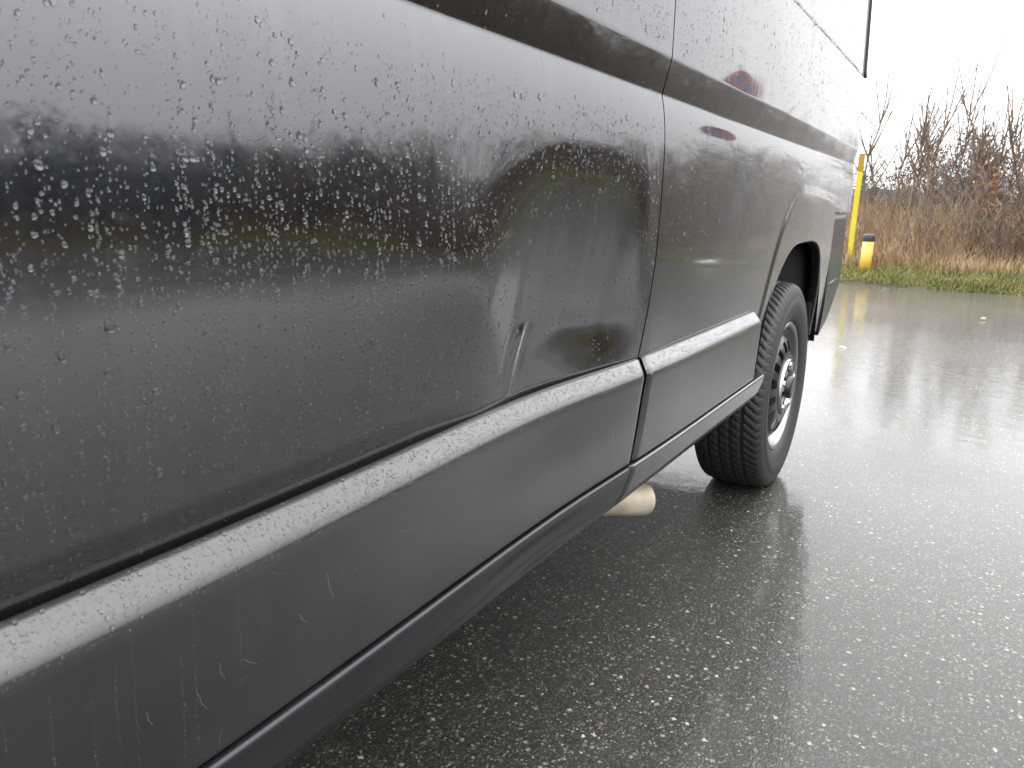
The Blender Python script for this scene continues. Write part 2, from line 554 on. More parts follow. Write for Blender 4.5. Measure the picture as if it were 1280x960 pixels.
def zrows(z0, z1, step=.012):
    z = np.arange(z0, z1 + 1e-6, step)
    brk = np.array([1.149, 1.151, 1.153, 1.155, 1.158, 1.212, 1.215, 1.218, 1.221, 1.224, 1.508, 1.511, 1.513, 1.515, 1.517, 1.519, 1.522, 1.526])
    z = np.unique(np.concatenate([z, brk[(brk > z0) & (brk < z1)], [z0, z1]]))
    keep = [0] + [i for i in range(1, len(z) - 1) if z[i] - z[i - 1] > .0012] + [len(z) - 1]
    return z[keep]

def sheet(name, X, Z, mat, parent, fn=Y, flip=False, lip=.0):
    """X, Z: (nu, nv) arrays of the sheet's grid"""
    nu, nv = X.shape
    y = fn(X, Z)
    V = np.stack([X, y, Z], -1).reshape(-1, 3)
    N = surf_normals(X.ravel(), Z.ravel(), fn)
    F = grid_faces(nu, nv, flip)
    if lip:                                # returned edge all round, so that the sheet shows its thickness
        idx = np.arange(nu * nv).reshape(nu, nv)
        ring = np.concatenate([idx[:, 0], idx[-1, 1:], idx[-2::-1, -1], idx[0, -2:0:-1]])
        b = len(V)
        Vr = V[ring].copy(); Vr[:, 1] += lip
        dup = V[ring].copy()
        cen = V.mean(0)
        d = Vr - cen; d[:, 1] = 0; d /= np.linalg.norm(d, axis=1, keepdims=True)
        V = np.concatenate([V, dup, Vr]); N = np.concatenate([N, d, d])
        k = len(ring); i = np.arange(k); j = (i + 1) % k
        F = np.concatenate([F, np.stack([b + i, b + k + i, b + k + j, b + j], 1)])
    return part(name, V, F, mat, parent, N)

def gap_x(z):      # the slanted shut line behind the sliding door
    return np.interp(z, [.64, .673, .76, .86, .95, 1.0, 1.06, 1.15, 1.22, 1.32, 2.5],
                        [1.372, 1.378, 1.392, 1.408, 1.415, 1.417, 1.417, 1.416, 1.424, 1.430, 1.45])

# --- sliding door
G = .0022
zz = zrows(.645, 2.36, .009)
uu = np.linspace(0, 1, 190)
Xd = np.stack([.14 + (gap_x(zz) - G - .14) * u for u in uu]); Zd = np.tile(zz, (len(uu), 1))
# lower edge rides up a little where the push has buckled it
door = sheet('sliding_door', Xd, Zd, M['paint'], VAN, lip=.02)

# --- rear quarter: plain sheet left of the arch, sheet above it, polar sheet around the arch
def quarter_sheet():
    parts = []
    X1, Z1 = 2.16, 1.12
    # a) front lower block
    z = zrows(.655, Z1, .012); u = np.linspace(0, 1, 70)
    X = np.stack([gap_x(z) + G + (X1 - gap_x(z) - G) * k for k in u]); parts.append((X, np.tile(z, (len(u), 1))))
    # b) upper block over everything
    z = zrows(Z1, 2.36, .014); u = np.linspace(0, 1, 130)
    X = np.stack([gap_x(z) + G + (3.702 - gap_x(z) - G) * k for k in u]); parts.append((X, np.tile(z, (len(u), 1))))
    # c) polar block around the arch, out to a rectangle
    x0, x1, z1, zb = X1, 3.37, Z1, .432
    a0 = math.asin((zb - CZ) / AR)
    ang = np.linspace(math.pi - a0, a0, 150)
    tl, tr = math.atan2(z1 - CZ, x0 - CX), math.atan2(z1 - CZ, x1 - CX)
    ang = np.sort(np.concatenate([ang, [tl, tr]]))[::-1]
    X = np.zeros((len(ang), 40)); Z = np.zeros_like(X)
    t = np.linspace(0, 1, 40)
    for i, a in enumerate(ang):
        c, s = math.cos(a), math.sin(a)
        k = min(([(x1 - CX) / c] if c > 1e-6 else []) + ([(x0 - CX) / c] if c < -1e-6 else []) + ([(z1 - CZ) / s] if s > 1e-6 else []))
        r = arch_r(a) + (k - arch_r(a)) * t
        X[i] = CX + r * c; Z[i] = CZ + r * s
    parts.append((X, Z))
    # d) above the bumper
    z = zrows(.949, Z1, .012); u = np.linspace(3.37, 3.702, 20)
    parts.append((np.tile(u[:, None], (1, len(z))), np.tile(z, (len(u), 1))))
    Vs, Fs, Ns, off = [], [], [], 0
    for q, (X, Z) in enumerate(parts):
        y = Y(X, Z)
        Vs.append(np.stack([X, y, Z], -1).reshape(-1, 3)); Ns.append(surf_normals(X.ravel(), Z.ravel(), Y))
        Fs.append(grid_faces(*X.shape) + off); off += X.size
    # rolled arch lip
    X, Z = parts[2]
    e = np.stack([X[:, 0], Y(X[:, 0], Z[:, 0]), Z[:, 0]], -1)
    rr = np.stack([CX - e[:, 0], np.zeros(len(e)), CZ - e[:, 2]], -1); rr /= np.linalg.norm(rr, axis=1, keepdims=True)
    e2 = e + rr * .006 + np.array([0, .004, 0]); e3 = e + rr * .006 + np.array([0, .03, 0])
    Vs += [e, e2, e3]
    nn = rr * .7 + np.array([0, -.7, 0]); Ns += [nn, rr, rr]
    k = len(e); i = np.arange(k - 1)
    for s_ in (0, k):
        Fs.append(np.stack([off + s_ + i, off + s_ + k + i, off + s_ + k + i + 1, off + s_ + i + 1], 1))
    return part('rear_quarter_panel', np.concatenate(Vs), np.concatenate(Fs), M['paint'], VAN, np.concatenate(Ns))
quarter = quarter_sheet()

# --- rear door skin that wraps round the corner, seen as a sliver
z = zrows(.949, 2.36, .02)
xx = np.concatenate([np.linspace(3.707, 3.79, 8), REAR - .06 + .06 * np.sin(np.linspace(0, math.pi / 2 * .93, 12))[1:]])
X = np.tile(xx[:, None], (1, len(z))); Z = np.tile(z, (len(xx), 1))
rear_door = sheet('rear_door', X, Z, M['paint'], VAN, lip=0)
def hinge(z0):
    y0 = float(Y(REAR - .01, z0))
    V, F = merge([box(REAR - .02, REAR + .035, y0 - .012, y0 + .03, z0 - .008, z0 + .008), box(REAR + .025, REAR + .037, y0 - .016, y0 + .01, z0 - .035, z0 + .008)])
    part('hinge', V, F, M['black'], rear_door, smooth=False)
hinge(1.385); hinge(1.455)
# black strip up the rear corner beside the window recess
zz_ = np.linspace(1.515, 2.34, 30)
V, F = tube([(REAR - .030, float(Y(REAR - .030, z_)) - .001, z_) for z_ in zz_], [.016] * 30, 8)
part('corner_trim', V, F, M['black'], VAN)

# --- rear bumper
def bump_y(x, z):
    r = .16
    t = np.clip((x - (REAR - r)) / r, 0, .99)
    return -.001 + r * .55 * (1 - np.sqrt(1 - t * t)) + .035 * np.clip((.62 - z) / .3, 0, 1) ** 2 + .006 * sstep(.915, .943, z) ** 2 + 0 * x
zt = .943
u = np.concatenate([np.linspace(3.373, 3.69, 16), REAR - .16 + .16 * np.sin(np.linspace(0, math.pi / 2 * .95, 14))[1:]])
X, Z = [], []
for x_ in u:
    zb = np.interp(x_, [3.1, 3.37, 3.50, 3.62, 3.78, 3.85], [.44, .445, .50, .59, .70, .80])
    zc = np.linspace(zb, zt, 34); X.append(np.full(34, x_)); Z.append(zc)
bumper = sheet('rear_bumper', np.array(X), np.array(Z), M['bumper'], VAN, bump_y, lip=.05)
# piece between arch and bumper below the panel: closing strip
V, F = merge([box(3.18, 3.372, .02, .06, .455, .60), box(3.35, REAR - .02, .08, 1.95, .62, .93)])
part('bumper_core', V, F, M['plastic'], bumper, smooth=False)
V, F = tube([(3.40, -.0015, .655), (3.62, -.0015, .668)], [.003, .003], 6)
part('seam', V, F, M['plastic'], bumper)

# --- trim and sill: extruded profiles that follow the push
def extrude_profile(P, xs_fn, nx, bowamp, mat, name, taper=None):
    """P: (k,2) of (y,z); xs_fn(z) -> (x0, x1) so that the ends may slant"""
    P = np.array(P, float); k = len(P)
    # refine the profile
    s = np.concatenate([[0], np.cumsum(np.linalg.norm(np.diff(P, axis=0), axis=1))])
    q = np.linspace(0, s[-1], max(60, int(s[-1] / .0022)))
    # round by averaging
    py = np.interp(q, s, P[:, 0]); pz = np.interp(q, s, P[:, 1])
    for _ in range(3):
        py[1:-1] = (py[:-2] + 2 * py[1:-1] + py[2:]) / 4; pz[1:-1] = (pz[:-2] + 2 * pz[1:-1] + pz[2:]) / 4
    X = np.zeros((nx, len(q))); Yv = np.zeros_like(X); Z = np.zeros_like(X)
    for j in range(len(q)):
        x0, x1 = xs_fn(pz[j])
        u = np.linspace(0, 1, nx)
        # round the two ends over slightly
        X[:, j] = x0 + (x1 - x0) * u
        e = np.minimum(X[:, j] - x0, x1 - X[:, j])
        rnd = .006 * (1 - np.clip(e / .007, 0, 1)) ** 2
        b = bowamp(X[:, j], pz[j])
        Yv[:, j] = py[j] + b + rnd + corner(X[:, j])
        Z[:, j] = pz[j] - rnd * .3 * (pz[j] > .62)
    V = np.stack([X, Yv, Z], -1).reshape(-1, 3)
    F = grid_faces(nx, len(q), True)
    # end caps
    L = len(q); F = F.tolist()
    F.append(list(range(L))); F.append([(nx - 1) * L + j for j in range(L)][::-1])
    return part(name, V, F, mat, VAN)

MP = [(.0105, .640), (.0095, .668), (.0060, .6728), (-.0025, .6715), (-.0225, .6545), (-.0275, .6465), (-.0285, .635), (-.0305, .56), (-.0315, .4925), (-.026, .489), (.0, .489)]
def trim_bow(x, z):
    return .029 * bow(x) * (.45 + .55 * sstep(.50, .66, z))
def front_ends(z): return (.14, np.interp(z, [.489, .655, .673], [1.272, 1.345, 1.368]))
def rear_ends(z): return (np.interp(z, [.489, .655, .673], [1.288, 1.362, 1.386]), np.interp(z, [.489, .66, .673], [2.145, 2.20, 2.215]))
m_f = extrude_profile(MP, front_ends, 150, trim_bow, M['plastic'], 'side_moulding')
m_r = extrude_profile(MP, rear_ends, 90, trim_bow, M['plastic'], 'side_moulding')
SP = [(.0, .4875), (-.030, .4880), (-.0365, .4872), (-.0372, .483), (-.034, .462), (-.027, .437), (-.014, .415), (.0, .4045), (.006, .4025), (.012, .397), (.03, .3935), (.08, .40)]
def sill_bow(x, z):
    return .029 * .45 * bow(x) * sstep(.415, .475, z) + .016 * gauss(x - .97, .15) * sstep(.405, .43, z) * (1 - sstep(.445, .48, z))
def sill_f(z): return (.14, np.interp(z, [.39, .488], [1.228, 1.268]))
def sill_r(z): return (np.interp(z, [.39, .488], [1.233, 1.273]), np.interp(z, [.39, .43, .488], [2.10, 2.23, 2.26]))
s_f = extrude_profile(SP, sill_f, 150, sill_bow, M['sill'], 'sill')
s_r = extrude_profile(SP, sill_r, 90, sill_bow, M['plastic'], 'sill')

# --- front door, fender and cab
def fpanel():
    parts = []
    z = zrows(.655, 1.30, .02); u = np.linspace(-.19, .135, 16)
    parts.append((np.tile(u[:, None], (1, len(z))), np.tile(z, (len(u), 1))))
    z = zrows(1.30, 2.30, .03); u = np.linspace(-1.0, .135, 30)
    parts.append((np.tile(u[:, None], (1, len(z))), np.tile(z, (len(u), 1))))
    x0, x1, z1, zb = -1.55, -.19, 1.30, .432
    a0 = math.asin((zb - CZ) / AR); ang = np.linspace(math.pi - a0, a0, 60)
    ang = np.sort(np.concatenate([ang, [math.atan2(z1 - CZ, x0 - FX), math.atan2(z1 - CZ, x1 - FX)]]))[::-1]
    t = np.linspace(0, 1, 20); X = np.zeros((len(ang), 20)); Z = np.zeros_like(X)
    for i, a in enumerate(ang):
        c, s = math.cos(a), math.sin(a)
        k = min(([(x1 - FX) / c] if c > 1e-6 else []) + ([(x0 - FX) / c] if c < -1e-6 else []) + ([(z1 - CZ) / s] if s > 1e-6 else []))
        r = AR + (k - AR) * t; X[i] = FX + r * c; Z[i] = CZ + r * s
    parts.append((X, Z))
    Vs, Fs, Ns, off = [], [], [], 0
    for X, Z in parts:
        Vs.append(np.stack([X, Y(X, Z), Z], -1).reshape(-1, 3)); Ns.append(surf_normals(X.ravel(), Z.ravel(), Y))
        Fs.append(grid_faces(*X.shape) + off); off += X.size
    return part('front_door', np.concatenate(Vs), np.concatenate(Fs), M['paint'], VAN, np.concatenate(Ns))
fdoor = fpanel()
z = np.linspace(1.36, 1.98, 14); u = np.linspace(-.92, .02, 20)
sheet('window', np.tile(u[:, None], (1, 14)), np.tile(z, (20, 1)), M['glass'], fdoor, lambda x, z: Y(x, z) - .004, lip=.006)
V, F = merge([box(-.02, .10, -.045, -.030, 1.06, 1.085), box(-.02, -.005, -.03, .02, 1.06, 1.085), box(.085, .10, -.03, .02, 1.06, 1.085)])
part('door_handle', V, F, M['plastic'], fdoor, smooth=False)
# --- shell behind the skins: floor, roof, far side, nose and rear
def shell():
    sec = [(.055, .47), (.06, 1.15), (.075, 1.5), (.11, 2.2), (.30, 2.40), (1.0, 2.47), (1.75, 2.40), (1.94, 2.2), (2.0, 1.2), (2.0, .47)]
    st = [(-2.05, .35, 1.05), (-1.75, .25, 1.12), (-1.45, .12, 1.30), (-.95, .05, 2.12), (-.5, 0, 2.47), (3.795, 0, 2.47)]
    V, F = [], []
    for x, inset, top in st:
        for y, z_ in sec:
            V.append((x, y + (inset if y < 1 else -inset), min(z_, top - .02 * abs(y - 1))))
    n = len(sec)
    for i in range(len(st) - 1):
        for k in range(n):
            k2 = (k + 1) % n
            F.append([i * n + k, i * n + k2, (i + 1) * n + k2, (i + 1) * n + k])
    F.append(list(range(n))); F.append([(len(st) - 1) * n + k for k in range(n)][::-1])
    return part('body_shell', V, F, M['liner'], VAN, smooth=False)
shell_o = shell()
# rear panel, roof skin and far side in body colour
V = []; zs_ = np.linspace(.95, 2.36, 20)
for z_ in zs_:
    y0 = float(Y(REAR - .0004, z_)) - .002
    V += [(REAR - .004, y0, z_), (REAR - .001, 1.0, z_), (REAR - .004, 2.06 - y0, z_)]
part('rear_panel', V, [q for i in range(19) for q in ([i * 3, i * 3 + 1, i * 3 + 4, i * 3 + 3], [i * 3 + 1, i * 3 + 2, i * 3 + 5, i * 3 + 4])], M['paint'], VAN, smooth=False)
ry = float(prof(2.355))
V = []
for x_ in (-.5, REAR - .01):
    for y_, z_ in ((ry + .003, 2.357), (.26, 2.46), (.6, 2.50), (1.4, 2.50), (1.75, 2.46), (1.98, 2.36)): V.append((x_, y_, z_))
part('roof', V, [[k, k + 1, 6 + k + 1, 6 + k] for k in range(5)], M['paint'], VAN, smooth=True)
V, F = merge([box(-1.3, REAR - .02, 2.004, 2.03, .45, 2.36)])
part('far_side_panel', V, F, M['paint'], VAN, smooth=False)
for (x0, x1) in ((-1.40, -.55),):
    V = [(-1.46, .22, 1.32), (-1.46, 1.80, 1.32), (-.97, 1.72, 2.08), (-.97, .28, 2.08)]
    part('windscreen', [(a - .02, b, c + .02) for a, b, c in V], [[0, 1, 2, 3]], M['glass'], VAN, smooth=False)
# black sheet added to give the shut lines and buckled lower edge their shade
z = np.linspace(.50, 2.3, 30); u = np.linspace(.10, 3.76, 120)
keepz = z
Xb = np.tile(u[:, None], (1, 30)); Zb = np.tile(z, (120, 1))
Zb = np.where(Xb > 2.1, np.maximum(Zb, .95), Zb)
sheet('gap_backing', Xb, Zb, M['black'], VAN, lambda x, z: prof(np.clip(z, .6, 3)) + dent(x, np.clip(z, .66, 3)) * 1.0 + .022 + corner(x))
# underbody beam and rear axle
V, F = merge([box(.2, 3.7, .30, .38, .40, .48), box(.2, 3.7, 1.62, 1.70, .40, .48)])
part('chassis_rail', V, F, M['liner'], VAN, smooth=False)
V, F = tube([(2.73, .25, .36), (2.73, 1.75, .36)], [.05, .05], 10)
part('rear_axle', V, F, M['liner'], VAN)
# arch liner
def liner(cx):
    V, F = [], []
    A = np.linspace(rad(172), rad(8), 40)
    for a in A:
        c, s = math.cos(a), math.sin(a)
        r = (arch_r(a) if cx == CX else AR) + .012
        V += [(cx + r * c, .0, CZ + r * s), (cx + (r + .03) * c, .10, CZ + (r + .01) * s), (cx + (r + .03) * c, .34, CZ + (r + .01) * s), (cx + .05 * c, .36, CZ + .05 * s)]
    for i in range(39):
        for k in range(3): F.append([i * 4 + k, i * 4 + k + 1, (i + 1) * 4 + k + 1, (i + 1) * 4 + k])
    return part('wheel_arch_liner', V, F, M['liner'], VAN)
liner(CX); liner(FX)

# --- wheels
TW, TR = .232, .3655        # tyre width and radius
def tyre_mesh():
    prof_ = []  # (axial from outer face, radius, kind)
    # outer sidewall from bead to shoulder, tread, inner sidewall
    side = [(.028, .222), (.018, .226), (.010, .236), (.004, .252), (.000, .275), (-.002, .300), (-.0005, .302), (.001, .318), (.006, .336), (.013, .349)]
    tread = [(x, TR - .0015 - .010 * (abs(x - TW / 2) / (TW / 2 - .018)) ** 3) for x in np.linspace(.020, TW - .020, 40)]
    inner = [(TW - x, r) for x, r in side[::-1]]
    P = np.array(side + tread + inner)
    n = 760
    A = np.linspace(0, 2 * math.pi, n, endpoint=False)
    V = np.zeros((n, len(P), 3))
    for j, (x, r) in enumerate(P):
        rr = np.full(n, r)
        if 10 <= j < 50:
            t = x
            # circumferential grooves
            for gx in (.062, .098, TW - .098, TW - .062):
                rr -= .007 * (1 - sstep(.0025, .0050, abs(t - gx)))
            ph = (A * 76 / (2 * math.pi) + (.9 * (t - .03) / .03 if t < TW / 2 else .9 * (TW - .03 - t) / .03)) % 1.0
            if t < .058 or t > TW - .058:
                rr -= .0065 * (1 - sstep(.07, .13, np.abs(ph - .5)))
            else:
                ph2 = (A * 76 / (2 * math.pi) + 22 * t) % 1.0
                rr -= .004 * (1 - sstep(.05, .10, np.abs(ph2 - .5)))
        elif j in (8, 9, 50, 51):
            ph = (A * 76 / (2 * math.pi) + (.9 * (.013 - .03) / .03)) % 1.0
            rr -= (.0065 if j in (9, 50) else .002) * (1 - sstep(.07, .13, np.abs(ph - .5)))
        elif j in (5, 6):
            rr += .0
        V[:, j, 0] = rr * np.cos(A); V[:, j, 2] = rr * np.sin(A); V[:, j, 1] = x
    m = len(P)
    i, j = np.meshgrid(np.arange(n), np.arange(m - 1), indexing='ij')
    a = (i * m + j).ravel(); b = (((i + 1) % n) * m + j).ravel()
    F = np.stack([a, a + 1, b + 1, b], 1)
    # flatten the contact patch
    V = V.reshape(-1, 3)
    V[:, 2] = np.maximum(V[:, 2], -.3545)
    return mesh_np('tyre', V, F, M['tyre'])
def wheel_mesh():
    V, F = lathe([(.205, .21), (.205, .15), (.185, .06), (.192, .045), (.205, .036), (.207, .026), (.212, .018), (.222, .014), (.226, .018), (.226, .030), (.215, .040)], 72)
    return mesh_np('wheel', V, F, M['rim'])
def disc_mesh():
    # dished black steel disc with a ring of round ventilation holes
    n = 96; rings = [(.196, .050), (.188, .046), (.178, .036), (.160, .022), (.140, .014), (.125, .010), (.112, .008), (.098, .0085), (.085, .010), (.070, .012), (.030, .012), (.004, .012)]
    V = []; F = []
    for r, h in rings:
        for k in range(n):
            w = 2 * math.pi * k / n; V.append((r * math.cos(w), h, r * math.sin(w)))
    nh = 16; per = n // nh
    for i in range(len(rings) - 1):
        for k in range(n):
            if i in (3, 4) and (k % per) in (1, 2, 3): continue          # vent openings
            k2 = (k + 1) % n
            F.append([i * n + k, i * n + k2, (i + 1) * n + k2, (i + 1) * n + k])
    me = mesh_np('wheel_disc', V, F, M['disc'])
    return me
def back_mesh():
    V, F = lathe([(.19, .09), (.05, .10), (.001, .10)], 36)
    return mesh_np('brake_drum', V, F, M['liner'])
def hubring_mesh():
    # raised ring with oblong slots
    V, F = [], []
    n = 80; P = [(.098, .0075), (.097, .0015), (.093, -.0015), (.066, -.0035), (.062, -.001), (.061, .010)]
    m = len(P)
    for k in range(n):
        w = 2 * math.pi * k / n
        for r, h in P: V.append((r * math.cos(w), h, r * math.sin(w)))
    for k in range(n):
        k2 = (k + 1) % n
        for i in range(m - 1):
            if i == 2 and k % 8 in (0, 1, 2): continue
            F.append([k * m + i, k2 * m + i, k2 * m + i + 1, k * m + i + 1])
    return mesh_np('hub_ring', V, F, M['nut'])
def nut_mesh():
    V, F = lathe([(.0125, .012), (.0125, -.006), (.009, -.012), (.001, -.013)], 6)
    return mesh_np('wheel_nut', V, F, M['nut'], smooth=False)
def cap_mesh():
    V, F = lathe([(.040, .012), (.040, -.010), (.036, -.016), (.020, -.018), (.001, -.018)], 32)
    return mesh_np('hub_cap', V, F, M['disc'])
TM, WM, DM, HM, NM, KM, BM = tyre_mesh(), wheel_mesh(), disc_mesh(), hubring_mesh(), nut_mesh(), cap_mesh(), back_mesh()
def wheel(cx, y0, flip=False):
    w = link('wheel', WM, VAN, Vector((cx, y0, .3535)) - VAN.location)
    if flip: w.rotation_euler = (0, 0, math.pi)
    link('tyre', TM, w); link('wheel_disc', DM, w); link('hub_ring', HM, w); link('hub_cap', KM, w); link('brake_drum', BM, w)
    for k in range(5):
        a = 2 * math.pi * k / 5 + .3
        link('wheel_nut', NM, w, (.0785 * math.cos(a), .006, .0785 * math.sin(a)))
WY = -.012
wheel(2.73, WY); wheel(FX, WY)
wheel(2.73, 2.012, True); wheel(FX, 2.012, True)

# --- exhaust tip under the sill
def pix_y(px, py, yy):
    d = fw * 961. + rt * (px - 640) + up * (480 - py); t = (yy - EYE[1]) / d[1]; return EYE + t * d
e1 = pix_y(807, 624, .055); e0 = e1 + np.array([-.10, .060, .016])
ax = (e1 - e0) / np.linalg.norm(e1 - e0)
pts = [e0 - ax * .30 + [0, .10, .03], e0 - ax * .12 + [0, .02, .01], e0, e0 + (e1 - e0) * .55, e1 - ax * .008, e1]
V, F = tube(pts, [.031, .032, .034, .036, .0365, .035], 28, cap=False)
V2, F2 = tube([e1, e1 - ax * .004, e1 - ax * .10], [.035, .0315, .0315], 28, cap=False)
V, F = merge([(V, F), (V2, F2)])
part('exhaust_pipe', V, F, M['exhaust'], VAN)

# ------------------------------------------------------------------ rain on the van
def drop_template(seg=9, rings=3, skew=.25):
    V = []; 
    for i in range(rings):
        t = i / rings * (math.pi / 2)
        r, h = math.cos(t), math.sin(t)
        for k in range(seg):
            a = 2 * math.pi * k / seg
            V.append((r * math.cos(a), r * math.sin(a) - skew * h * .6, h))
    V.append((0, -skew * .6, 1.0))
    F = []
    for i in range(rings - 1):
        for k in range(seg):
            k2 = (k + 1) % seg
            a, b, c, d = i * seg + k, i * seg + k2, (i + 1) * seg + k2, (i + 1) * seg + k
            F += [(a, b, c), (a, c, d)]
    top = rings * seg
    for k in range(seg): F.append(((rings - 1) * seg + k, (rings - 1) * seg + (k + 1) % seg, top))
    return np.array(V), np.array(F)

def drops(name, P, N, a, b, h, parent, seg=9, rings=3, skew=.25, irr=.18):
    """P points, N normals, a half width, b half length (down the slope), h height"""
    T, TF = drop_template(seg, rings, skew)
    n = len(P)
    down = np.tile(np.array([0, 0, 1.0]), (n, 1))
    down = down - N * (down * N).sum(1, keepdims=True)
    bad = np.linalg.norm(down, axis=1) < .05
    down[bad] = [0, 1, 0]
    down /= np.linalg.norm(down, axis=1, keepdims=True)
    side = np.cross(down, N)
    ang = np.arctan2(T[:, 1], T[:, 0])[None, :]
    ph = RNG.uniform(0, 6.28, (n, 1)); ph2 = RNG.uniform(0, 6.28, (n, 1))
    wob = 1 + irr * np.sin(2 * ang + ph) * .6 + irr * np.sin(3 * ang + ph2) * .6
    wid = 1 + .22 * np.clip(-T[:, 1], -1, 1)[None, :] * (b / a > 1.25)[:, None]     # pear shaped when long
    V = (P[:, None, :] + side[:, None, :] * (T[:, 0][None, :] * wob * wid * a[:, None])[..., None]
         + down[:, None, :] * (T[:, 1][None, :] * wob * b[:, None])[..., None]
         + N[:, None, :] * ((T[:, 2][None, :] - .12) * h[:, None])[..., None])
    F = (TF[None] + (np.arange(n) * len(T))[:, None, None]).reshape(-1, 3)
    return part(name, V.reshape(-1, 3), F, M['water'], parent, kind='stuff')

def on_side(x, z, fn=Y):
    return np.stack([x, fn(x, z), z], -1), surf_normals(x, z, fn)

def scatter_side(n, x0, x1, z0, z1, med, sig, big, keep=None):
    x = RNG.uniform(x0, x1, n); z = RNG.uniform(z0, z1, n)
    a = np.clip(med * np.exp(RNG.normal(0, sig, n)), .00035, big)
    if keep is not None:
        k = RNG.random(n) < keep(x, z); x, z, a = x[k], z[k], a[k]
    return x, z, a

def chains(n, x0, x1, z0, z1, med, lmin, lmax):
    xs, zs, As = [], [], []
    for _ in range(n):
        x = RNG.uniform(x0, x1); z = RNG.uniform(z0, z1); L = RNG.uniform(lmin, lmax)
        zz = z; wob = RNG.uniform(0, 6.28); dr = RNG.normal(0, .05)
        while zz > max(z - L, .672):
            xs.append(x + .0016 * math.sin(zz * 60 + wob) + dr * (z - zz) + RNG.normal(0, .0006)); zs.append(zz)
            As.append(med * math.exp(RNG.normal(0, .45)))
            zz -= RNG.uniform(.0035, .013)
    return np.array(xs), np.array(zs), np.array(As)

def in_dent(x, z):
    w = sstep(.74, .92, x) * (1 - sstep(1.30, 1.41, x)) * (1 - sstep(.96, 1.03, z))
    return w
def door_keep(x, z):
    k = .78 + .22 * np.sin(x * 31 + 2 * np.sin(z * 9))
    k = k * (1 - .88 * in_dent(x, z))
    k = k * (1 - .97 * (sstep(1.085, 1.12, z) * (1 - sstep(1.225, 1.245, z))))      # sheltered bright shoulder and channel
    k = k * (1 - .75 * (1 - sstep(.70, .78, z)))
    k = k * (.62 + .38 * sstep(.72, .86, z))
    return k
x1, z1, a1 = scatter_side(21000, .17, 1.405, .68, 1.40, .00088, .50, .0032, door_keep)
x2, z2, a2 = chains(200, .17, 1.40, .80, 1.08, .00090, .03, .26)
k = RNG.random(len(x2)) < (1 - .9 * in_dent(x2, z2)); x2, z2, a2 = x2[k], z2[k], a2[k]
x3, z3, a3 = chains(90, .17, 1.40, .74, .98, .0007, .05, .25)
x4, z4, a4 = chains(22, .5, 1.40, 1.15, 1.21, .00045, .02, .06)
x = np.concatenate([x1, x2, x3, x4]); z = np.concatenate([z1, z2, z3, z4]); a = np.concatenate([a1, a2, a3, a4])
k = x < gap_x(z) - .006; x, z, a = x[k], z[k], a[k]
P, N = on_side(x, z)
el = 1 + np.clip(RNG.normal(.1, .4, len(x)), 0, 1.6)
drops('raindrops', P, N, a, a * el, a * RNG.uniform(.42, .72, len(x)), door, 10, 3)

def q_keep(x, z):
    k = np.ones_like(x) * .9
    k = k * (1 - .95 * (sstep(1.10, 1.13, z) * (1 - sstep(1.222, 1.24, z))))
    k = k * (.12 + .88 * sstep(.80, 1.0, z))
    q = np.hypot(x - CX, z - CZ) > AR + .02
    return k * q
xa, za, aa = scatter_side(13000, 1.44, 3.68, .70, 1.80, .00085, .42, .0022, q_keep)
xb, zb_, ab = chains(160, 1.44, 3.6, .95, 1.75, .0008, .05, .3)
kb = q_keep(xb, zb_) > .3; xb, zb_, ab = xb[kb], zb_[kb], ab[kb]
xc = RNG.uniform(1.5, 3.68, 1300); zc = 1.5165 + RNG.normal(.004, .004, 1300); ac = .0014 * np.exp(RNG.normal(0, .35, 1300))
x = np.concatenate([xa, xb, xc]); z = np.concatenate([za, zb_, zc]); a = np.concatenate([aa, ab, ac])
P, N = on_side(x, z)
el = 1 + np.clip(RNG.normal(.2, .4, len(x)), 0, 1.5)
drops('raindrops', P, N, a, a * el, a * RNG.uniform(.5, .8, len(x)), quarter, 7, 2)

# beads on the top of the trim
_tp = np.array([(p[0], p[1]) for p in MP[2:7]])
_ts = np.concatenate([[0], np.cumsum(np.linalg.norm(np.diff(_tp, axis=0), axis=1))])
def trim_points(n, x0, x1, s0, s1):
    s = RNG.uniform(s0, s1, n) * _ts[-1]; x = RNG.uniform(x0, x1, n)
    y = np.interp(s, _ts, _tp[:, 0]); z = np.interp(s, _ts, _tp[:, 1])
    e = .0015
    dy = np.interp(s + e, _ts, _tp[:, 0]) - np.interp(s - e, _ts, _tp[:, 0]); dz = np.interp(s + e, _ts, _tp[:, 1]) - np.interp(s - e, _ts, _tp[:, 1])
    N = np.stack([np.zeros(n), dz, -dy], -1); N /= np.linalg.norm(N, axis=1, keepdims=True) + 1e-9
    y = y + trim_bow(x, z) + corner(x)
    return np.stack([x, y, z], -1), N
def apart(P, a, k=1.0):
    cell = .004; seen = {}; ok = np.ones(len(P), bool)
    for i in np.argsort(-a):
        key = tuple(np.floor(P[i] / cell).astype(int)); hit = False
        for dx in (-1, 0, 1):
            for dy in (-1, 0, 1):
                for dz in (-1, 0, 1):
                    for j in seen.get((key[0] + dx, key[1] + dy, key[2] + dz), ()):
                        if np.linalg.norm(P[i] - P[j]) < k * (a[i] + a[j]): hit = True
        if hit: ok[i] = False
        else: seen.setdefault(key, []).append(i)
    return ok
